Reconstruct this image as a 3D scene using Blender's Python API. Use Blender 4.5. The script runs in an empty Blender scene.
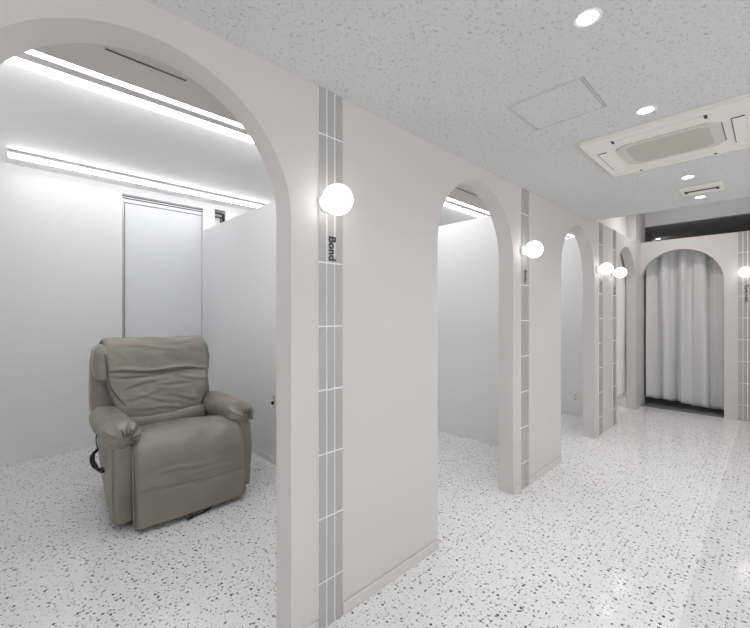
import bpy, bmesh, math, random
from mathutils import Vector, Matrix, noise
D = bpy.data; S = bpy.context.scene; COL = S.collection
random.seed(4)
PI = math.pi
# ------------------------------------------------------------------ camera
cam = D.cameras.new('camera'); camo = D.objects.new('camera', cam); COL.objects.link(camo)
cam.sensor_width = 36; cam.lens = 36*386/750; cam.clip_start = .02; cam.shift_y = -0.5/750
camo.location = (1.397, 0, 1.40); camo.rotation_euler = (PI/2, 0, math.radians(45.913))
S.camera = camo
# ------------------------------------------------------------------ world, exposure, lights
W = D.worlds.new('world'); S.world = W; W.use_nodes = True
bg = W.node_tree.nodes['Background']; bg.inputs[0].default_value = (.955, .975, 1, 1); bg.inputs[1].default_value = 1.5
S.view_settings.view_transform = 'Standard'; S.view_settings.look = 'None'
S.view_settings.exposure = 0.0; S.view_settings.gamma = 1; S.view_settings.use_curve_mapping = False
S.cycles.use_denoising = True
S.cycles.max_bounces = 10; S.cycles.diffuse_bounces = 6; S.cycles.sample_clamp_indirect = 6
STRIP = 19.0      # emission of the LED battens in the rooms
GLOBE = 3.2      # emission of the globe wall lamps
DOWN = 9.0       # emission of the downlight lenses
SPOT = 12.0       # watts of each downlight's beam; also scales the added corridor fill

def spot(name, loc, power, size=150, blend=.9, r=.04):
    l = D.lights.new(name, 'SPOT'); l.energy = power; l.spot_size = math.radians(size); l.spot_blend = blend
    l.shadow_soft_size = r; l.color = (1, .97, .94)
    o = D.objects.new(name, l); o.location = loc; COL.objects.link(o); return o

# ------------------------------------------------------------------ materials
def mat(name, col, rough=.5, **k):
    m = D.materials.new(name); m.use_nodes = True
    b = m.node_tree.nodes['Principled BSDF']
    b.inputs['Base Color'].default_value = (*col, 1); b.inputs['Roughness'].default_value = rough
    for a, v in k.items(): b.inputs[a.replace('_', ' ')].default_value = v
    return m
def nodes(m): return m.node_tree.nodes, m.node_tree.links, m.node_tree.nodes['Principled BSDF']
def emis(name, col, s):
    m = mat(name, (.9, .9, .9), .4); b = nodes(m)[2]
    b.inputs['Emission Color'].default_value = (*col, 1); b.inputs['Emission Strength'].default_value = s
    return m
def noisy(m, scale, dist, strength, detail=3, coord='Object'):
    n, l, b = nodes(m)
    tc = n.new('ShaderNodeTexCoord'); t = n.new('ShaderNodeTexNoise'); t.inputs['Scale'].default_value = scale; t.inputs['Detail'].default_value = detail
    bp = n.new('ShaderNodeBump'); bp.inputs['Strength'].default_value = strength; bp.inputs['Distance'].default_value = dist
    l.new(tc.outputs[coord], t.inputs['Vector']); l.new(t.outputs['Fac'], bp.inputs['Height']); l.new(bp.outputs[0], b.inputs['Normal'])
    return m
M = {}
M['facade'] = noisy(mat('facade_paint', (.635, .604, .59), .55), 90, .002, .12)
M['facade_cool'] = M['facade']
M['white'] = noisy(mat('white_paint', (.825, .825, .828), .55), 90, .002, .1)
M['roomceil'] = mat('room_ceiling_paint', (.88, .88, .88), .6)
M['tile'] = noisy(mat('grey_tile', (.42, .413, .405), .25), 25, .004, .15)
M['grout'] = mat('white_grout', (.88, .87, .86), .7)
M['ink'] = mat('black_lettering', (.02, .02, .022), .4)
M['globe'] = emis('glowing_opal_glass', (1, .98, .96), GLOBE)
M['strip'] = emis('led_diffuser', (1, 1, 1), STRIP)
M['strip_slim'] = emis('slim_led_diffuser', (1, 1, 1), STRIP*.62)
M['lens'] = emis('downlight_lens', (1, .98, .96), DOWN)
M['alu'] = mat('grey_aluminium', (.45, .45, .46), .4, Metallic=.3)
M['spine'] = mat('pale_grey_spine', (.66, .66, .66), .5)
M['trimwhite'] = mat('white_plastic_trim', (.82, .82, .81), .4)
M['ac'] = mat('ivory_plastic', (.80, .78, .71), .45)
M['dark'] = mat('dark_gap', (.035, .035, .035), .6)
M['black'] = mat('black_plastic', (.012, .012, .014), .4)
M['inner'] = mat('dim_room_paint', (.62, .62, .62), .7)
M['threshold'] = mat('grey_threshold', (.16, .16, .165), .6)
M['door'] = mat('white_sliding_panel', (.78, .79, .82), .35)
M['gapshade'] = mat('recess_gap_shade', (.45, .44, .42), .35, Metallic=.5)

def make_grille():
    m = mat('beige_grille', (.50, .47, .39), .6); n, l, b = nodes(m)
    tc = n.new('ShaderNodeTexCoord'); w = n.new('ShaderNodeTexWave'); w.bands_direction = 'X'; w.inputs['Scale'].default_value = 40
    l.new(tc.outputs['Object'], w.inputs['Vector'])
    r = n.new('ShaderNodeValToRGB'); r.color_ramp.elements[0].color = (.46, .43, .355, 1); r.color_ramp.elements[1].color = (.56, .53, .45, 1)
    l.new(w.outputs['Fac'], r.inputs[0]); l.new(r.outputs[0], b.inputs['Base Color'])
    return m
M['grille'] = make_grille()

def make_leather():
    m = mat('taupe_leather', (.25, .225, .185), .36); n, l, b = nodes(m)
    tc = n.new('ShaderNodeTexCoord')
    v = n.new('ShaderNodeTexVoronoi'); v.inputs['Scale'].default_value = 260
    t = n.new('ShaderNodeTexNoise'); t.inputs['Scale'].default_value = 7; t.inputs['Detail'].default_value = 4
    l.new(tc.outputs['Object'], v.inputs['Vector']); l.new(tc.outputs['Object'], t.inputs['Vector'])
    b1 = n.new('ShaderNodeBump'); b1.inputs['Strength'].default_value = .12; b1.inputs['Distance'].default_value = .002
    b2 = n.new('ShaderNodeBump'); b2.inputs['Strength'].default_value = .35; b2.inputs['Distance'].default_value = .02
    l.new(v.outputs['Distance'], b1.inputs['Height']); l.new(t.outputs['Fac'], b2.inputs['Height'])
    l.new(b1.outputs[0], b2.inputs['Normal']); l.new(b2.outputs[0], b.inputs['Normal'])
    r = n.new('ShaderNodeValToRGB'); r.color_ramp.elements[0].position = .3; r.color_ramp.elements[1].position = .75
    r.color_ramp.elements[0].color = (.235, .212, .172, 1); r.color_ramp.elements[1].color = (.275, .25, .207, 1)
    l.new(t.outputs['Fac'], r.inputs[0]); l.new(r.outputs[0], b.inputs['Base Color'])
    return m
M['leather'] = make_leather()
M['seam'] = mat('dark_taupe_piping', (.10, .088, .07), .5)

def make_curtain(name, col):
    m = mat(name, col, .8); n, l, b = nodes(m)
    tc = n.new('ShaderNodeTexCoord'); w = n.new('ShaderNodeTexNoise'); w.inputs['Scale'].default_value = 300
    bp = n.new('ShaderNodeBump'); bp.inputs['Strength'].default_value = .15; bp.inputs['Distance'].default_value = .001
    l.new(tc.outputs['Object'], w.inputs['Vector']); l.new(w.outputs['Fac'], bp.inputs['Height']); l.new(bp.outputs[0], b.inputs['Normal'])
    return m
M['curtain'] = make_curtain('pale_grey_curtain_cloth', (.66, .66, .66))
M['curtain_w'] = make_curtain('white_curtain_cloth', (.85, .85, .85))

def make_terrazzo(name, base):
    m = mat(name, base, .11); n, l, b = nodes(m)
    b.inputs['Specular IOR Level'].default_value = .65
    tc = n.new('ShaderNodeTexCoord')
    wn = n.new('ShaderNodeTexNoise'); wn.inputs['Scale'].default_value = 55; wn.inputs['Detail'].default_value = 1
    l.new(tc.outputs['Object'], wn.inputs['Vector'])
    mx = n.new('ShaderNodeMix'); mx.data_type = 'VECTOR'; mx.inputs['Factor'].default_value = .012
    l.new(tc.outputs['Object'], mx.inputs[4]); l.new(wn.outputs['Color'], mx.inputs[5])
    prev = None
    col = n.new('ShaderNodeRGB'); col.outputs[0].default_value = (*base, 1); cur = col.outputs[0]
    # (scale, share of cells with a chip, chip size, tone range lo, hi)
    for scale, share, size, lo, hi in ((64, .45, .36, .50, .74), (46, .34, .34, .18, .52), (34, .28, .31, .01, .20)):
        v = n.new('ShaderNodeTexVoronoi'); v.inputs['Scale'].default_value = scale; v.voronoi_dimensions = '2D'
        v.distance = 'MANHATTAN' if scale != 36 else 'EUCLIDEAN'
        l.new(mx.outputs[1], v.inputs['Vector'])
        sp = n.new('ShaderNodeSeparateColor'); l.new(v.outputs['Color'], sp.inputs[0])
        # chip size differs cell to cell
        mr = n.new('ShaderNodeMapRange'); mr.inputs['To Min'].default_value = size*.5; mr.inputs['To Max'].default_value = size
        l.new(sp.outputs['Green'], mr.inputs['Value'])
        lt = n.new('ShaderNodeMath'); lt.operation = 'LESS_THAN'; l.new(v.outputs['Distance'], lt.inputs[0]); l.new(mr.outputs[0], lt.inputs[1])
        has = n.new('ShaderNodeMath'); has.operation = 'LESS_THAN'; l.new(sp.outputs['Red'], has.inputs[0]); has.inputs[1].default_value = share
        mu = n.new('ShaderNodeMath'); mu.operation = 'MULTIPLY'; l.new(lt.outputs[0], mu.inputs[0]); l.new(has.outputs[0], mu.inputs[1])
        tone = n.new('ShaderNodeMapRange'); tone.inputs['To Min'].default_value = lo; tone.inputs['To Max'].default_value = hi
        l.new(sp.outputs['Blue'], tone.inputs['Value'])
        mc = n.new('ShaderNodeMix'); mc.data_type = 'RGBA'
        l.new(mu.outputs[0], mc.inputs['Factor']); l.new(cur, mc.inputs[6]); l.new(tone.outputs[0], mc.inputs[7])
        cur = mc.outputs[2]
    l.new(cur, b.inputs['Base Color'])
    return m
M['floor'] = make_terrazzo('white_terrazzo_sheet', (.86, .86, .87))
M['floor2'] = make_terrazzo('greyer_terrazzo', (.76, .76, .775))

def make_acoustic():
    m = mat('fissured_ceiling_board', (.58, .58, .58), .9); n, l, b = nodes(m)
    tc = n.new('ShaderNodeTexCoord')
    t = n.new('ShaderNodeTexNoise'); t.inputs['Scale'].default_value = 85; t.inputs['Detail'].default_value = 3; t.inputs['Distortion'].default_value = 1.0
    l.new(tc.outputs['Object'], t.inputs['Vector'])
    r = n.new('ShaderNodeValToRGB'); e = r.color_ramp.elements
    e[0].position = .32; e[0].color = (.40, .40, .40, 1); e[1].position = .41; e[1].color = (.645, .645, .64, 1)
    l.new(t.outputs['Fac'], r.inputs[0]); l.new(r.outputs[0], b.inputs['Base Color'])
    t2 = n.new('ShaderNodeTexNoise'); t2.inputs['Scale'].default_value = 140; l.new(tc.outputs['Object'], t2.inputs['Vector'])
    bp = n.new('ShaderNodeBump'); bp.inputs['Strength'].default_value = .5; bp.inputs['Distance'].default_value = .004
    l.new(t.outputs['Fac'], bp.inputs['Height'])
    b3 = n.new('ShaderNodeBump'); b3.inputs['Strength'].default_value = .3; b3.inputs['Distance'].default_value = .002
    l.new(t2.outputs['Fac'], b3.inputs['Height']); l.new(bp.outputs[0], b3.inputs['Normal']); l.new(b3.outputs[0], b.inputs['Normal'])
    return m
M['acoustic'] = make_acoustic()

# ------------------------------------------------------------------ helpers
def obj(name, bm, m=None, parent=None, smooth=None, kind=None):
    me = D.meshes.new(name); bmesh.ops.recalc_face_normals(bm, faces=bm.faces); bm.to_mesh(me); bm.free()
    for mm in (m if isinstance(m, (list, tuple)) else [m]):
        if mm: me.materials.append(mm)
    if smooth is not None:
        me.polygons.foreach_set('use_smooth', [True]*len(me.polygons))
        me.set_sharp_from_angle(angle=math.radians(smooth))
    o = D.objects.new(name, me); COL.objects.link(o)
    if parent: o.parent = parent
    if kind: o['kind'] = kind
    return o
def tag(o, label, cat, group=None):
    o['label'] = label; o['category'] = cat
    if group: o['group'] = group
    return o
def thing(name, label, cat, loc=(0, 0, 0), rz=0, group=None):
    o = D.objects.new(name, None); o.empty_display_size = .1; COL.objects.link(o); o.location = loc; o.rotation_euler = (0, 0, rz)
    return tag(o, label, cat, group)
def copy_tree(o, parent=None):
    c = o.copy(); COL.objects.link(c)
    if parent: c.parent = parent
    for ch in [x for x in D.objects if x.parent == o]: copy_tree(ch, c)
    return c
def bx(bm, a, b, bevel=0, seg=2, mi=0):
    v = [bm.verts.new((x, y, z)) for x in (a[0], b[0]) for y in (a[1], b[1]) for z in (a[2], b[2])]
    fs = [bm.faces.new([v[i] for i in q]) for q in ((0,1,3,2),(4,6,7,5),(0,4,5,1),(2,3,7,6),(0,2,6,4),(1,5,7,3))]
    for f in fs: f.material_index = mi
    if bevel:
        es = list({e for f in fs for e in f.edges})
        bmesh.ops.bevel(bm, geom=es, offset=bevel, segments=seg, profile=.5, affect='EDGES')
    return bm
def box(a, b, bevel=0, seg=2): return bx(bmesh.new(), a, b, bevel, seg)
def tube(bm, pts, r, n=8, cap=True):
    pts = [Vector(p) for p in pts]; rings = []
    rr = r if isinstance(r, (list, tuple)) else [r]*len(pts)
    up = None
    for i, p in enumerate(pts):
        d = (pts[min(i+1, len(pts)-1)]-pts[max(i-1, 0)]).normalized()
        if up is None: up = d.orthogonal().normalized()
        up = (up-d*up.dot(d)).normalized(); s = d.cross(up)
        rings.append([bm.verts.new(p+(up*math.cos(2*PI*k/n)+s*math.sin(2*PI*k/n))*rr[i]) for k in range(n)])
    for a, b in zip(rings, rings[1:]):
        for k in range(n): bm.faces.new((a[k], a[(k+1) % n], b[(k+1) % n], b[k]))
    if cap: bm.faces.new(rings[0][::-1]); bm.faces.new(rings[-1])
    return bm
def lathe(bm, prof, axis='Z', n=32, origin=(0, 0, 0)):
    """prof: list of (radius, height); closed at radius 0 ends"""
    rings = []; o = Vector(origin)
    def P(r, h, a):
        x, y = r*math.cos(a), r*math.sin(a)
        return o+(Vector((x, y, h)) if axis == 'Z' else Vector((h, x, y)) if axis == 'X' else Vector((x, h, y)))
    for r, h in prof:
        rings.append([bm.verts.new(P(0, h, 0))] if r < 1e-6 else [bm.verts.new(P(r, h, 2*PI*k/n)) for k in range(n)])
    for a, b in zip(rings, rings[1:]):
        for k in range(n):
            j = (k+1) % n
            if len(a) == 1 and len(b) == 1: continue
            if len(a) == 1: bm.faces.new((a[0], b[k], b[j]))
            elif len(b) == 1: bm.faces.new((a[k], a[j], b[0]))
            else: bm.faces.new((a[k], a[j], b[j], b[k]))
    return bm
def bez(p, n=8):
    """Catmull-Rom through points"""
    p = [Vector(q) for q in p]; out = []
    for i in range(len(p)-1):
        a, b, c, d = p[max(i-1, 0)], p[i], p[i+1], p[min(i+2, len(p)-1)]
        for k in range(n):
            t = k/n
            out.append(.5*((2*b)+(c-a)*t+(2*a-5*b+4*c-d)*t*t+(3*b-a-3*c+d)*t**3))
    out.append(p[-1]); return out
def struct(name, bm, m, parent=None, smooth=None): return obj(name, bm, m, parent, smooth, 'structure')

# ------------------------------------------------------------------ setting
H = 2.40; T = .12; SP = 1.815
ARCH = [(.361, .506, 1.789), (2.355, .481, 1.822), (4.288, .488, SP), (6.155, .495, SP)]   # centre, radius, springing height along the facade

def arched_wall(P, lo, hi, top, arches, N=56):
    """wall with floor-standing arches; P(u, z, side) -> point, side 0 front 1 back"""
    bm = bmesh.new(); cache = {}
    def V(u, z, s):
        k = (round(u, 5), round(z, 5), s)
        if k not in cache: cache[k] = bm.verts.new(P(u, z, s))
        return cache[k]
    def quad(*q):
        try: bm.faces.new(q)
        except ValueError: pass
    us = []   # columns (u, z_low)
    u = lo
    cols = [(lo, 0)]
    for c, r, spring in arches:
        cols.append((c-r, 0)); arc = [(c-r*math.cos(PI*k/N), spring+r*math.sin(PI*k/N)) for k in range(N+1)]
        cols.append(arc); cols.append((c+r, 0))
    cols.append((hi, 0)); spr = {round(u, 5): sp for c, r, sp in arches for u in (c-r, c+r)}
    i = 0
    while i < len(cols):
        c = cols[i]
        if isinstance(c, list):
            for (u0, z0), (u1, z1) in zip(c, c[1:]):
                for s in (0, 1): quad(V(u0, z0, s), V(u1, z1, s), V(u1, top, s), V(u0, top, s))
                quad(V(u0, z0, 0), V(u1, z1, 0), V(u1, z1, 1), V(u0, z0, 1))
                quad(V(u0, top, 0), V(u1, top, 0), V(u1, top, 1), V(u0, top, 1))
            for u0 in (c[0][0], c[-1][0]):
                spring = spr[round(u0, 5)]; quad(V(u0, 0, 0), V(u0, spring, 0), V(u0, spring, 1), V(u0, 0, 1))
        elif i+1 < len(cols) and not isinstance(cols[i+1], list):
            u0, u1 = c[0], cols[i+1][0]
            if u1-u0 > 1e-4:
                for s in (0, 1):
                    lowL = [V(u0, 0, s)] + ([V(u0, spr[round(u0, 5)], s)] if i > 0 else []) + [V(u0, top, s)]
                    rgt = [V(u1, top, s)] + ([V(u1, spr[round(u1, 5)], s)] if i+1 < len(cols)-1 else []) + [V(u1, 0, s)]
                    quad(*(lowL+rgt))
                quad(V(u0, top, 0), V(u1, top, 0), V(u1, top, 1), V(u0, top, 1))
        i += 1
    for u0 in (lo, hi): quad(V(u0, 0, 0), V(u0, top, 0), V(u0, top, 1), V(u0, 0, 1))
    return bm

struct('floor', bx(box((-3.75, -4.0, -.1), (1.10, 7.02, 0)), (-3.75, 7.02, -.1), (-.12, 9.0, 0)), M['floor'])
struct('floor_right', box((1.10, -4.0, -.1), (2.9, 7.02, 0)), M['floor2'])  # greyer terrazzo tone along the right of the corridor
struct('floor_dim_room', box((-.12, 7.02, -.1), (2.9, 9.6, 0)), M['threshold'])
def near_arch(u, z, s):          # the near arch opens wider at its front edge than at the back
    if s and -.2 < u < .9:
        u = .385+(u-.361)*.482/.506
        if 1.7 < z < 2.4: z = 1.815+(z-1.789)*.482/.506
    return (-T*s, u, z)
fac = arched_wall(near_arch, -3.0, 6.72, 2.45, ARCH)
struct('wall_arcade', fac, M['facade'], smooth=30)
# baseboard along the facade, one run per solid piece
def segs(lo, hi):
    e = [lo]+[x for c, r, sp in ARCH for x in (c-r, c+r)]+[hi]
    return [(e[i], e[i+1]) for i in range(0, len(e), 2)]
STRIPS = [1.069, 3.027, 4.981, 5.535]
SW = .135
for a, b in segs(-3.0, 6.72):
    cuts = [(s-SW/2, s+SW/2) for s in STRIPS if a < s < b]; x = a
    bm = bmesh.new()
    for c0, c1 in cuts: bx(bm, (0, x, 0), (.012, c0-.002, .055), .005); x = c1+.002
    if b-x > .02: bx(bm, (0, x, 0), (.012, b, .055), .005)
    struct('baseboard_arcade', bm, M['facade'])
# column at the end of the arcade, end partition with arch, header, high ceiling
struct('wall_column', bx(box((-.12, 6.72, 0), (-.0005, 7.25, 3.05)), (-.12, 6.655, 2.452), (-.0005, 6.7195, 3.05)), M['facade'])
ENDC = (.462, .475, 1.845)
endw = arched_wall(lambda u, z, s: (u, 6.95+T*s, z), -.018, 2.8, 2.47, [ENDC])
struct('wall_end', endw, M['facade'], smooth=30)
bm = bmesh.new()
for a, b in ((.937, 1.075-.002), (1.075+SW+.002, 2.9)): bx(bm, (a, 6.941, 0), (b, 6.95, .055), .003)
struct('baseboard_end', bm, M['facade'])
struct('wall_header', box((-.12, 7.25, 2.755), (2.8, 7.35, 3.05)), M['white'])
struct('ceiling', box((0, -4.0, H), (2.9, 4.6, H+.65)), M['acoustic'])
struct('ceiling_raised', box((-.13, 4.6, 3.05), (2.9, 7.35, 3.15)), M['white'])
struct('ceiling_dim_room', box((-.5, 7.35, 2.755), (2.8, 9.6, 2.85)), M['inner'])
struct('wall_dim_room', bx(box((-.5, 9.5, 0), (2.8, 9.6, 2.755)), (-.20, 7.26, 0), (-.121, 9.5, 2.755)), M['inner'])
wr = box((2.8, 5.2, 0), (2.9, 9.6, 3.05))
bx(wr, (2.8, -4.0, 0), (2.9, 5.2, .55)); bx(wr, (2.8, -4.0, 2.25), (2.9, 5.2, 3.05))
struct('wall_right', wr, M['white'])
wf = bmesh.new()                                    # mullions of unseen window openings, added opposite the arches to let daylight in
for y in (-4.0, -1.75, .5, 2.85, 5.14): bx(wf, (2.82, y, .55), (2.88, y+.06, 2.25))
struct('fill_window', wf, M['trimwhite'])
# the row of treatment rooms
XB = -3.57
struct('ceiling_rooms', box((-3.75, -3.0, 2.8), (-.20, 9.0, 2.9)), M['roomceil'])
struct('ceiling_soffit', bx(bx(box((-.56, -3.0, H), (-.122, 3.80, 2.79)), (-.38, 3.80, H), (-.122, 6.65, 2.79)), (-.38, 6.65, H), (-.24, 7.60, 2.79)), M['facade'])
struct('wall_arcade_upper', box((-.20, 4.6, 2.451), (-.118, 6.654, 3.05)), M['white'])
wb = bmesh.new()
bx(wb, (XB-.18, -3.0, 0), (XB, .952, 2.8)); bx(wb, (XB-.18, 1.815, 0), (XB, 1.962, 2.8)); bx(wb, (XB-.18, 2.10, 0), (XB, 9.0, 2.8))
bx(wb, (XB-.18, .952, 2.715), (XB, 1.815, 2.8)); bx(wb, (XB-.18, 1.962, 2.735), (XB, 2.10, 2.8)); bx(wb, (XB-.18, .952, -.0), (XB-.12, 1.815, 2.715)); bx(wb, (XB-.18, 1.962, 0), (XB-.12, 2.10, 2.735))
struct('wall_back', wb, M['white'])
for y in (-.24, 1.83, 3.78, 5.68, 7.60):
    struct('wall_divider', box((XB, y, 0), (-T, y+.04, 2.45)), M['white'])
    b_ = bmesh.new(); bx(b_, (XB+.012, y-.009, 0), (-T, y, .06), .003); struct('baseboard_divider', b_, M['white'])
for a, b in ((-.07, .952), (1.88, 3.77)):
    struct('baseboard_back', box((XB, a, 0), (XB+.009, b, .05), .003), M['white'])
# sliding panel in its recess in the back wall
d1 = D.objects.new('door_1', None); COL.objects.link(d1); d1.location = (XB-.06, 1.38, 0); d1['kind'] = 'structure'
def local(bm, o):
    bmesh.ops.translate(bm, vec=-Vector(o), verts=bm.verts); return bm
L = (XB-.06, 1.38, 0)
obj('panel', local(box((XB-.075, .985, .01), (XB-.045, 1.813, 2.63), .004), L), M['door'], d1)
obj('head_board', local(box((XB-.09, .955, 2.635), (XB-.03, 1.813, 2.714), .003), L), M['door'], d1)
for z in (2.701, 2.677):
    obj('track', local(box((XB-.03, .955, z-.005), (XB-.026, 1.813, z+.006)), L), M['dark'], d1)
obj('gap_shade', local(box((XB-.10, .955, .01), (XB-.02, .975, 2.66)), L), M['gapshade'], d1)  # grey strip standing in for the shadow in the recess's side gap
w1 = D.objects.new('window_1', None); COL.objects.link(w1); w1.location = (XB-.06, 2.03, 0); w1['kind'] = 'structure'
L = (XB-.06, 2.03, 0)
fb = bmesh.new()
bx(fb, (XB-.07, 2.084, .9), (XB-.02, 2.098, 2.70)); bx(fb, (XB-.07, 1.964, 2.692), (XB-.02, 2.098, 2.70)); bx(fb, (XB-.07, 1.964, 2.645), (XB-.04, 2.084, 2.654)); bx(fb, (XB-.09, 2.062, .9), (XB-.07, 2.068, 2.645))
obj('window_frame', local(fb, L), M['dark'], w1)
obj('pane', local(box((XB-.085, 1.964, .9), (XB-.08, 2.06, 2.64)), L), M['door'], w1)
# soffit slots
for i, y in enumerate((.284, 2.60)):
    w = thing('air_slot', ['thin dark air slot in the soffit above the recliner room', 'thin dark air slot in the soffit seen through the top of the second arch'][i], 'air slot', (-.355, y, H), 0, 'soffit air slots')
    obj('slot', box((-.006, 0, -.002), (.006, .285, .0)), M['dark'], w)
    rim = bmesh.new()
    bx(rim, (-.010, -.004, -.003), (-.006, .289, 0)); bx(rim, (.006, -.004, -.003), (.010, .289, 0))
    obj('rim', rim, M['facade'], w)

# ------------------------------------------------------------------ LED battens in the rooms
def batten(label, x, y0, y1, twin):
    t = thing('strip_light', label, 'ceiling light', (x, y0, 2.8), 0, 'ceiling strip lights')
    n = y1-y0
    xs = (.122, -.085) if twin else (0,)
    w, w0 = (.148, -.11) if twin else (.022, -.022)
    obj('housing', box((w0, 0, -.028), (w, n, -.0005), .004), M['alu'], t)
    for a in xs:
        b = tube(bmesh.new(), [(a, .005, -.047), (a, n-.005, -.047)], .019, 12)
        obj('diffuser', b, M['strip'] if twin else M['strip_slim'], t, 50)
    if twin: obj('spine', box((.012, 0, -.070), (.092, n, -.028), .004), M['spine'], t)
    for e in (0, n-.004): obj('end_cap', box((w0, e, -.068), (w, e+.004, -.026), .001), M['trimwhite'], t)
batten('bright twin ceiling strip light nearest the front arch, over the recliner room', -1.35, -.75, 1.75, True)
batten('twin ceiling strip light just left of the top of the second arch', -1.35, 1.75, 4.25, True)
batten('bright twin ceiling strip light seen at the top of the second arch', -1.35, 4.25, 6.75, True)
batten('bright twin ceiling strip light glimpsed at the top of the third arch', -1.35, 6.75, 8.9, True)
batten('slim bright strip light along the back wall above the white sliding panel', -3.14, .04, 2.49, False)

# ------------------------------------------------------------------ tile strips with room names and globe lamps
def text_mesh(s, size):
    c = D.curves.new('t', 'FONT'); c.body = s; c.size = size; c.extrude = .0008; c.align_x = 'CENTER'; c.align_y = 'CENTER'; c.offset = size*.025
    o = D.objects.new('t', c); COL.objects.link(o)
    me = D.meshes.new_from_object(o.evaluated_get(bpy.context.evaluated_depsgraph_get()))
    D.objects.remove(o); D.curves.remove(c); return me
def tile_strip(label, loc, rz, top, word, size, zt, off=0):
    t = thing('tile_strip', label, 'tile strip', loc, rz, 'vertical tile strips')   # local: X out of the wall, Y along it
    obj('grout_bed', box((0, -SW/2, 0), (.006, SW/2, top)), M['grout'], t)
    bm = bmesh.new(); cw = SW/3; g = .0038; z = .207-.284
    while z < top:
        for k in range(3):
            a, b = max(z+g, .001), min(z+.284-g, top-.001)
            if b-a > .01: bx(bm, (.006, -SW/2+k*cw+(g if k else .001), a), (.0095, -SW/2+(k+1)*cw-(g if k < 2 else .001), b), .0012, 1)
        z += .284
    obj('tiles', bm, M['tile'], t)
    me = text_mesh(word, size); me.materials.append(M['ink'])
    me.transform(Matrix(((0, 0, 1, .0103), (0, 1, 0, off), (-1, 0, 0, zt), (0, 0, 0, 1))) @ Matrix.Identity(4))
    me.name = 'lettering'; o = D.objects.new('lettering', me); COL.objects.link(o); o.parent = t; o['label'] = 'black lettering reading downwards'
# rotate text: x->-z, y->+Y, z->+X  (matrix rows above)
def globe_lamp(label, loc, rz):
    t = thing('wall_lamp', label, 'wall lamp', loc, rz, 'globe wall lamps')
    obj('wall_plate', lathe(bmesh.new(), [(0, 0), (.038, 0), (.038, .008), (.034, .012), (.016, .013), (.016, .03), (0, .03)], 'X', 32), M['trimwhite'], t, 35)
    R = .066
    obj('glass_globe', lathe(bmesh.new(), [(R*math.sin(PI*k/20)+(0 if 0 < k < 20 else 0), 0.088-R*math.cos(PI*k/20)) for k in range(21)], 'X', 40), M['globe'], t, 60)
TS = [('grey tile strip reading Bond beside the near arch', 'Bond', .053, 1.693, .004),
      ('grey tile strip on the right of the second arch', 'Body', .05, 1.70, 0),
      ('grey tile strip on the right of the third arch', 'Bloom', .045, 1.71, 0),
      ('grey tile strip on the left of the far arch, past the third arch', 'Hand', .055, 1.69, 0)]
LL = ['largest glowing globe lamp, on the tile strip beside the near arch', 'glowing globe lamp on the tile strip between the second and third arches',
      'glowing globe lamp on the tile strip right of the third arch', 'glowing globe lamp on the last tile strip before the far column']
for (lab, wd, sz, zt, off), y, ll, ly in zip(TS, STRIPS, LL, (1.036, 2.985, 4.855, 5.435)):
    tile_strip(lab, (0, y, 0), 0, H if y < 4.6 else 2.45, wd, sz, zt, off)
    globe_lamp(ll, (.0098, ly, 1.888 if ly < 2 else 1.90), 0)
tile_strip('grey tile strip on the end wall, right of the curtained arch', (1.075+SW/2, 6.95, 0), -PI/2, 2.47, 'Care room', .05, 1.66, .012)
globe_lamp('glowing globe lamp on the end wall, right of the curtained arch', (1.145, 6.9402, 1.93), -PI/2)

# ------------------------------------------------------------------ ceiling fittings
def downlight(label, x, y, z, power):
    t = thing('downlight', label, 'ceiling light', (x, y, z), 0, 'recessed downlights')
    obj('trim_ring', lathe(bmesh.new(), [(.032, 0), (.044, 0), (.044, -.002), (.040, -.004), (.032, -.002), (.032, 0)], 'Z', 40), M['trimwhite'], t, 40)
    obj('lens', lathe(bmesh.new(), [(0, -.003), (.031, -.0025), (.032, 0), (0, 0)], 'Z', 32), M['lens'], t, 40)
    if power:
        s = spot('downlight_beam', (0, 0, -.012), power); s.parent = t
DL = ['round recessed downlight nearest the viewer, in the fissured ceiling', 'round recessed downlight between the access panel and the air conditioner',
      'round recessed downlight between the air conditioner and the small vent', 'round recessed downlight just beyond the small ceiling vent']
for lab, y in zip(DL, (1.424, 2.278, 3.616, 4.308)): downlight(lab, .96, y, H, SPOT)
downlight('small recessed downlight in the dim room above the curtained arch', -.065, 8.58, 2.755, 9.0)
# unseen spots added as fill for the corridor and its raised far end
for p in ((.96, -.3, H-.01), (.96, -1.5, H-.01), (2.1, .6, H-.01), (2.1, 2.2, H-.01), (2.1, 3.8, H-.01), (1.5, 5.9, 3.03)): spot('corridor_fill', p, SPOT)
for p in ((.45, 6.2, 3.03), (1.6, 5.4, 3.03)): spot('corridor_fill', p, SPOT*2.3, 165)

t = thing('access_panel', 'square access panel set in the fissured ceiling near the front downlight', 'ceiling panel', (.668, 1.93, H))
def frame(bm, x0, y0, x1, y1, w, z0, z1):
    bx(bm, (x0, y0, z0), (x1, y0+w, z1)); bx(bm, (x0, y1-w, z0), (x1, y1, z1)); bx(bm, (x0, y0+w, z0), (x0+w, y1-w, z1)); bx(bm, (x1-w, y0+w, z0), (x1, y1-w, z1)); return bm
obj('panel_board', box((-.158, -.160, -.003), (.158, .160, 0)), M['acoustic'], t)
obj('frame', frame(bmesh.new(), -.168, -.170, .168, .170, .006, -.0035, 0), M['acoustic'], t)
for x in (-.170, .160, .169): obj('frame_edge', box((x, -.168, -.0045), (x+.0025, .168, 0)), M['alu'], t)

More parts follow.
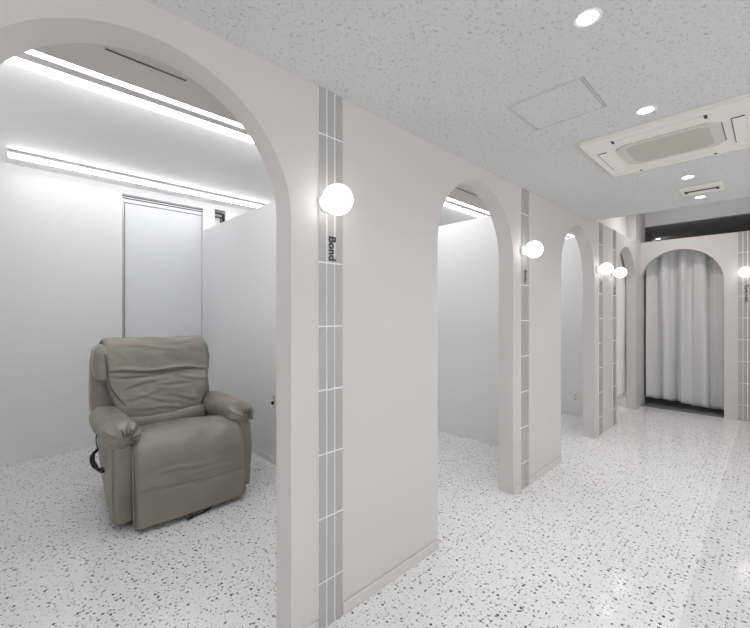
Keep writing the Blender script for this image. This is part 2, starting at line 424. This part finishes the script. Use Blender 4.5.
def cassette():
    t = thing('air_conditioner', 'ivory ceiling cassette air conditioner with beige intake grille', 'air conditioner', (.975, 2.792, H))
    a, b = .370, .3575
    bm = frame(bmesh.new(), -a, -b, a, b, .045, -.024, 0)
    bx(bm, (-a+.045, -b+.045, -.021), (a-.045, b-.045, 0)); obj('panel', bm, M['ac'], t)
    g = bmesh.new(); c = .05; X, Y = .235, .195
    def octa(X, Y, c, z): return [(-X+c, -Y, z), (X-c, -Y, z), (X, -Y+c, z), (X, Y-c, z), (X-c, Y, z), (-X+c, Y, z), (-X, Y-c, z), (-X, -Y+c, z)]
    r1 = [g.verts.new(p) for p in octa(X, Y, c, -.021)]; r2 = [g.verts.new(p) for p in octa(X, Y, c, -.027)]; r3 = [g.verts.new(p) for p in octa(X-.045, Y-.03, .04, -.0275)]
    for p, q in ((r1, r2), (r2, r3)):
        for i in range(8): g.faces.new((p[i], p[(i+1) % 8], q[(i+1) % 8], q[i]))
    g.faces.new(r1); g.faces.new(r3)
    o = obj('grille', g, [M['ac2'], M['grille']], t)
    o.data.polygons[len(o.data.polygons)-1].material_index = 1
    obj('grille_gap', bx(bmesh.new(), (X-.001, -Y+.05, -.0215), (X+.004, Y-.05, -.0208)), M['dark'], t)
    # flaps: the near one along x, left and right ones along y
    for k, (cx, cy, lx, ly) in enumerate(((-.015, -.275, .197, .020), (-.308, .03, .024, .178), (.30, .03, .024, .19))):
        gp = bmesh.new()
        if k == 0:
            bx(gp, (cx-lx-.012, cy-ly-.002, -.0255), (cx-lx+.002, cy+ly-.004, -.0205)); bx(gp, (cx+lx-.002, cy-ly-.002, -.0255), (cx+lx+.012, cy+ly-.004, -.0205))
            bx(gp, (cx-lx, cy+ly-.002, -.0225), (cx+lx, cy+ly+.002, -.0205))
        else:
            bx(gp, (cx-lx-.003, cy-ly-.003, -.0246), (cx-lx+.002, cy+ly+.003, -.0205)); bx(gp, (cx-lx, cy-ly-.003, -.0246), (cx+lx, cy-ly+.002, -.0205)); bx(gp, (cx-lx, cy+ly-.001, -.0246), (cx+lx, cy+ly+.003, -.0205))
        obj('outlet_gap', gp, M['dark'], t)
        obj('flap', box((cx-lx, cy-ly, -.026), (cx+lx, cy+ly-.001, -.0207), .002), M['ac'], t)
    for cx in (-.205, .177): obj('latch', lathe(bmesh.new(), [(0, -.028), (.007, -.028), (.008, -.021), (0, -.021)], 'Z', 12, (cx, .335, 0)), M['dark'], t)
M['ac2'] = mat('beige_grille_rim', (.62, .60, .53), .5)
cassette()
t = thing('ceiling_vent', 'small ivory ceiling vent with one dark slot, between two downlights', 'vent', (1.0, 4.01, H))
obj('frame', box((-.135, -.13, -.012), (.125, .14, 0), .006), M['ac'], t)
obj('slot', box((-.112, -.004, -.0155), (.098, .026, -.012)), M['dark'], t)
for x in (-.112, .085): obj('slot_end', box((x, -.012, -.0165), (x+.018, .055, -.013)), M['dark'], t)
obj('flap', box((-.085, .022, -.018), (.075, .10, -.013), .002), M['ac'], t)

# ------------------------------------------------------------------ curtains
def curtain(name, label, axis, u0, u1, ztop, zbot, at, folds, seed, m, hem=.0, amp=.045):
    rnd = random.Random(seed); NU, NV = 150, 44
    ph = [rnd.uniform(0, 2*PI) for _ in range(4)]
    bm = bmesh.new(); g = []
    for j in range(NV+1):
        v = j/NV; z = ztop+(zbot-ztop)*v; row = []
        for i in range(NU+1):
            u = i/NU; w = u+.018*math.sin(2*PI*u*3+ph[0])+.01*v*math.sin(2*PI*u*5+ph[1])
            pin = min(1, v/.10)
            a = amp*(.35+.65*pin)*(.75+.35*math.sin(2*PI*u*2+ph[2]))
            s = math.sin(2*PI*folds*w+ph[3]+.5*math.sin(v*2.2+u*4))
            off = a*(abs(s)**.75)*(1 if s > 0 else -1)+.012*(1-pin)*math.sin(2*PI*folds*3*u)
            off += .010*math.sin(7*v+9*u)*v
            uu = u0+(u1-u0)*u+.010*math.cos(2*PI*folds*w+ph[3])*pin
            zz = z+hem*v*(u-.5)+.012*v*math.sin(2*PI*folds*w+1)
            row.append(bm.verts.new((uu, at+off, zz) if axis == 'x' else (at+off, uu, zz)))
        g.append(row)
    for j in range(NV):
        for i in range(NU): bm.faces.new((g[j][i], g[j][i+1], g[j+1][i+1], g[j+1][i]))
    o = obj(name, bm, m, smooth=80)
    md = o.modifiers.new('thick', 'SOLIDIFY'); md.thickness = .003
    return tag(o, label, 'curtain', 'arch curtains')
curtain('curtain', 'pale grey pleated curtain panel on the left of the end arch', 'x', .035, .452, 2.40, .105, 7.20, 2.1, 3, M['curtain'], .0, .06)
curtain('curtain', 'pale grey pleated curtain panel on the right of the end arch, hanging lower', 'x', .455, .955, 2.40, .07, 7.185, 2.3, 8, M['curtain'], -.02, .06)
curtain('curtain', 'white curtain hanging inside the far arch beside the column', 'y', 5.76, 7.235, 2.36, .20, -.152, 10, 5, M['curtain_w'], 0, .018)
r_ = box((0, 7.148, 2.40), (.98, 7.172, 2.42), .003)
for x in (.06, .91): bx(r_, (x-.012, 7.07, 2.405), (x+.012, 7.15, 2.417))
struct('hidden_curtain_rail_end', r_, M['trimwhite'])  # curtain rail with brackets, out of view above the end arch
r_ = box((-.164, 5.72, 2.358), (-.140, 7.24, 2.382), .003)
for y in (5.82, 6.6): bx(r_, (-.16, y-.01, 2.380), (-.144, y+.01, 2.399))
struct('hidden_curtain_rail_far', r_, M['trimwhite'])  # hidden rail carrying the white curtain of the far arch
struct('trim_1', box((-.012, 6.96, 0), (.936, 7.06, .012)), M['threshold'])

# ------------------------------------------------------------------ wall outlets
def outlet(label, loc, plug):
    t = thing('wall_outlet', label, 'outlet', loc, 0, 'wall outlets')     # local: -Y out of the wall
    obj('cover_plate', box((-.035, -.008, -.06), (.035, 0, .06), .003), M['ac'], t)
    for z in (-.025, .022): obj('socket', box((-.013, -.0095, z-.012), (.013, -.0078, z+.012)), M['alu'], t)
    if plug: obj('plug', box((-.012, -.030, -.045), (.010, -.009, -.018), .004), M['black'], t)
outlet('white wall outlet with black plug beside the recliner', (-1.84, 1.83, .60), True)
outlet('white wall outlet low on the divider seen through the third arch', (-.50, 5.68, .25), False)

# ------------------------------------------------------------------ recliner
REC = thing('recliner', 'taupe leather recliner armchair in the first arched room', 'armchair', (-2.01, .975, 0), 0)
def fbm(p, sc, o=3): return noise.fractal(Vector(p)*sc, 1.0, 2.0, o, noise_basis='PERLIN_ORIGINAL')
def pillow(c, half, r, n=26, fn=None):
    """rounded block: cube grid pulled to a rounded box with corner radius r, then fn(point, unit) -> point"""
    bm = bmesh.new(); bmesh.ops.create_cube(bm, size=2)
    bmesh.ops.subdivide_edges(bm, edges=bm.edges[:], cuts=n, use_grid_fill=True)
    core = Vector([max(h-r, 1e-4) for h in half])
    for v in bm.verts:
        u = v.co.copy(); p = Vector([u[i]*half[i] for i in range(3)])
        q = Vector([max(-core[i], min(core[i], p[i])) for i in range(3)]); d = p-q
        if d.length > 1e-9: p = q+d.normalized()*min(r, 1)*1.0
        if fn: p = fn(p, u)
        v.co = p+Vector(c)
    return bm
def loft(prof, half, thick, N=48, edge=.06, fn=None, flat=.18, open_end=False):
    """sweep a profile (x, z list) across y; half(s) half width; both sides rounded at the edges"""
    P = bez([(x, 0, z) for x, z in prof], 9); n = len(P); bm = bmesh.new(); F = []; B = []
    acc = [0]
    for a, b in zip(P, P[1:]): acc.append(acc[-1]+(b-a).length)
    for i, p in enumerate(P):
        s = acc[i]/acc[-1]; d = (P[min(i+1, n-1)]-P[max(i-1, 0)]).normalized(); nm = Vector((-d.z, 0, d.x))   # outward
        hw = half(s); f = []; b = []
        es = min(1, (s if open_end else min(s, 1-s))*acc[-1]/edge); es = math.sqrt(max(0, 1-(1-es)**2))
        for j in range(N+1):
            t = -1+2*j/N; t = math.sin(t*PI/2)*.35+t*.65
            dist = (1-abs(t))*hw; e = min(1, dist/edge); e = math.sqrt(max(0, 1-(1-e)**2))
            k = e*es
            w = fn(s, t, Vector((p.x, t*hw, p.z))) if fn else 0
            y = t*hw
            f.append(bm.verts.new(p+Vector((0, y, 0))+nm*(thick*(flat+(1-flat)*k)+w*k)))
            b.append(bm.verts.new(p+Vector((0, y, 0))))
        F.append(f); B.append(b)
    for i in range(n-1):
        for j in range(N):
            bm.faces.new((F[i][j], F[i][j+1], F[i+1][j+1], F[i+1][j])); bm.faces.new((B[i][j+1], B[i][j], B[i+1][j], B[i+1][j+1]))
        for j in (0, N): bm.faces.new((F[i][j], F[i+1][j], B[i+1][j], B[i][j]))
    for i in (0, n-1):
        for j in range(N): bm.faces.new((F[i][j], F[i][j+1], B[i][j+1], B[i][j]))
    return bm
LE = M['leather']
# side panels
for s in (-1, 1):
    def side_fn(p, u, s=s):
        p = p.copy(); z = p.z
        p.x += .02*math.sin((z+.3)*4)
        p.y -= s*(.03*(1-u.x)/2+.06*(1-u.z)/2*(1-u.x)/2)     # base tucks in towards the back
        p.y += s*(.012*math.cos(u.x*1.4)*math.cos(u.z*1.3))+.006*fbm(p, 5)
        return p
    sp = obj('side_panel', pillow((.035, s*.402, .292), (.455, .066, .262), .035, 22, side_fn), LE, REC, 60)
    pts = bez([(.462, s*.456, .06), (.488, s*.468, .30), (.48, s*.46, .53)], 8)
    obj('seam', tube(bmesh.new(), pts, .0045), LE, sp)
# base / mechanism
obj('base', box((-.42, -.33, .02), (.46, .33, .30), .01), M['black'], REC)
for x in (-.36, .40):
    for y in (-.36, .36): obj('foot', lathe(bmesh.new(), [(0, 0), (.02, 0), (.022, .04), (0, .04)], 'Z', 16, (x, y, 0)), M['black'], REC)
# seat pad flowing over the front edge down to the floor
def seat_w(s, t, p):
    w = .014*fbm((p.x, p.y*.6, p.z), 3.2, 3)
    w += .020*math.cos(t*1.45)
    for z0, sl, a, y0, y1 in ((.33, .10, .010, -.9, .5), (.43, .14, .008, -.2, .9), (.26, .08, .008, -.6, .95), (.50, -.06, .006, -.5, .6), (.38, .2, .006, .2, .9)):
        d = p.z-z0-sl*t*.3-.02*math.sin(t*4+z0*30)
        if p.x > .3 and y0 < t < y1: w -= a*math.exp(-(d/.012)**2)*math.sin(PI*(t-y0)/(y1-y0)); w += a*.8*math.exp(-((d-.022)/.014)**2)*math.sin(PI*(t-y0)/(y1-y0))
    w -= .014*math.exp(-((p.z-.235+.02*t)/.010)**2)*(1 if p.x > .3 else 0)
    return w
seat = obj('seat_pad', loft([(-.36, .36), (-.2, .39), (.05, .435), (.28, .475), (.44, .480), (.508, .43), (.520, .35), (.525, .24), (.537, .12), (.545, .03)], lambda s: .368+.006*math.sin(s*5), .085, 56, .032, seat_w, .35, open_end=True), LE, REC, 70)
for s in (-1, 1):
    pts = bez([(.55, s*.364, .50), (.578, s*.368, .43), (.592, s*.369, .34), (.605, s*.369, .18), (.619, s*.369, .045)], 8)
    obj('piping', tube(bmesh.new(), [Vector(p)-Vector((.032, 0, 0)) for p in pts], .005), LE, seat)
# backrest
def back_fn(p, u):
    p = p.copy(); z = p.z
    hw = 1-.05*max(0, u.z)**2-.16*max(0, -u.z)**1.5
    p.y *= hw
    p.x += -.20*(z+.40)                                   # recline
    p.x += .03*math.cos(u.y*1.5)*math.cos(u.z*1.2)
    p += Vector((.010*fbm(p, 4), .006*fbm(p+Vector((3, 0, 0)), 4), .008*fbm(p+Vector((0, 5, 0)), 5)))
    return p
obj('backrest', pillow((-.28, -.018, .70), (.115, .455, .40), .07, 26, back_fn), LE, REC, 70)
# head roll: the fat upper cushion
def head_fn(p, u):
    p = p.copy(); p.x += -.20*p.z
    p.y *= 1-.03*abs(u.z)
    a = abs(u.y)
    p += Vector((.012*fbm(p, 5)+.006*math.sin(p.z*60+6*p.y)*max(0, a-.6), .006*fbm(p+Vector((3, 0, 0)), 4), .010*fbm(p*1.0+Vector((0, 5, 0)), 4)))
    return p
head = obj('head_cushion', pillow((-.315, -.03, 1.01), (.145, .438, .150), .065, 26, head_fn), LE, REC, 70)
# draped back cover: wide over the head roll, tapering to a rounded tip on the seat
def cov_half(s):
    if s < .52: return .388-.02*s
    k = (s-.52)/.48
    return .380-.14*k**2.2
def cov_w(s, t, p):
    w = .016*fbm((p.x*2, p.y, p.z*1.4), 4.0, 3)
    for s0, sl, a, y0, y1 in ((.18, .05, .012, -1, -.2), (.24, -.06, .010, .2, 1), (.33, .05, .010, -.9, .3), (.30, -.05, .010, .1, 1), (.535, .02, .026, -1.1, 1.1), (.60, .05, .016, -1, -.1), (.63, -.07, .014, -.9, .2), (.66, .05, .013, -.3, .8), (.59, .08, .014, .3, 1), (.73, -.07, .012, -.9, 0), (.82, .10, .012, -.8, .5), (.76, .12, .010, 0, .9), (.90, .05, .010, -.9, .9)):
        if y0 < t < y1:
            d = s-s0-sl*t-.012*math.sin(t*5+s0*40); m = math.sin(PI*(t-y0)/(y1-y0))
            w += (a if a > .02 else a*.65)*m*(math.exp(-((d+.022)/.018)**2)-1.1*math.exp(-(d/.013)**2))
    return w
cover = obj('back_cover', loft([(-.445, 1.165), (-.40, 1.195), (-.33, 1.205), (-.255, 1.185), (-.205, 1.12), (-.178, 1.03), (-.165, .945), (-.135, .86), (-.105, .76), (-.085, .66), (-.075, .56)], cov_half, .028, 56, .035, cov_w, .15), LE, REC, 75)
cover.location = (.0, -.014, -.035)
for s in (-1, 1):
    pts = [(-.33, s*.381, 1.218), (-.215, s*.383, 1.155), (-.158, s*.380, 1.03), (-.142, s*.374, .945), (-.11, s*.355, .86), (-.082, s*.31, .78), (-.066, s*.25, .70)]
    obj('piping', tube(bmesh.new(), bez(pts, 6), .005), M['seam'] if s < 0 else LE, cover)
# lumbar roll between cover tip and seat
obj('lumbar_roll', pillow((-.12, 0, .535), (.09, .335, .075), .07, 20, lambda p, u: p+Vector((.010*fbm(p, 6), 0, .010*fbm(p+Vector((1, 2, 3)), 5)))), LE, REC, 70)
# armrests: stuffed rolls with a gathered front end
for s in (-1, 1):
    def arm_fn(p, u, s=s):
        p = p.copy(); k = (u.x+1)/2
        g = max(0, (k-.80)/.2)
        p.y *= .92+.08*k; p.z *= .90+.06*k-.05*g; p.z -= .004*k*k
        a = math.atan2(p.z, p.y)
        if u.x > .7:
            gg = min(1, (u.x-.7)/.28); rad = min(1, math.hypot(p.y, p.z)/.09)
            p.x += .013*gg*math.sin(a*9+1.5*math.sin(a*2))*rad*max(0, 1-abs(a+.3)/2.4)
            p.y += .005*gg*math.sin(a*9); p.z += .006*gg*math.cos(a*9)
            p.z -= .012*gg*gg
        p += Vector((0, .010*fbm(p, 5), .010*fbm(p+Vector((2, 7, 1)), 5)))
        return p
    o = obj('armrest', pillow((.135, s*.402, .604), (.385, .108, .098), .092, 30, arm_fn), LE, REC, 75)
    for k in range(6):
        a = -.15+k*.42
        c = Vector((.484, s*.402, .582)); dirv = Vector((0, math.cos(a)*.9, math.sin(a)))
        pts = [c+dirv*.03+Vector((.042, 0, 0)), c+dirv*.05+Vector((.040, 0.003, 0)), c+dirv*.074+Vector((.012, .006, 0))]
        obj('pleat', tube(bmesh.new(), bez(pts, 5), .0042), M['seam'], o)
# remote control hanging on its cable at the left side, power cord under the front
rem = obj('remote_control', tube(bmesh.new(), bez([(.02, -.475, .42), (.0, -.50, .385), (.01, -.505, .34), (.06, -.49, .305), (.12, -.47, .29)], 6), [.012]*7+[.017]*11+[.012]*7), M['black'], REC, 60)
obj('cable', tube(bmesh.new(), bez([(.06, -.45, .60), (.0, -.475, .54), (-.01, -.48, .48), (.02, -.475, .42)], 6), .004), M['black'], rem)
obj('side_bracket', box((.06, -.475, .285), (.15, -.425, .30), .004), M['black'], rem)
cord = obj('power_cord', tube(bmesh.new(), bez([(.46, .17, .02), (.60, .10, .008), (.64, -.03, .008)], 8), .006), M['black'], REC, 60)
obj('plug', tube(bmesh.new(), [(.64, -.03, .011), (.648, -.055, .011), (.655, -.075, .011)], [.010, .012, .007]), M['black'], cord)
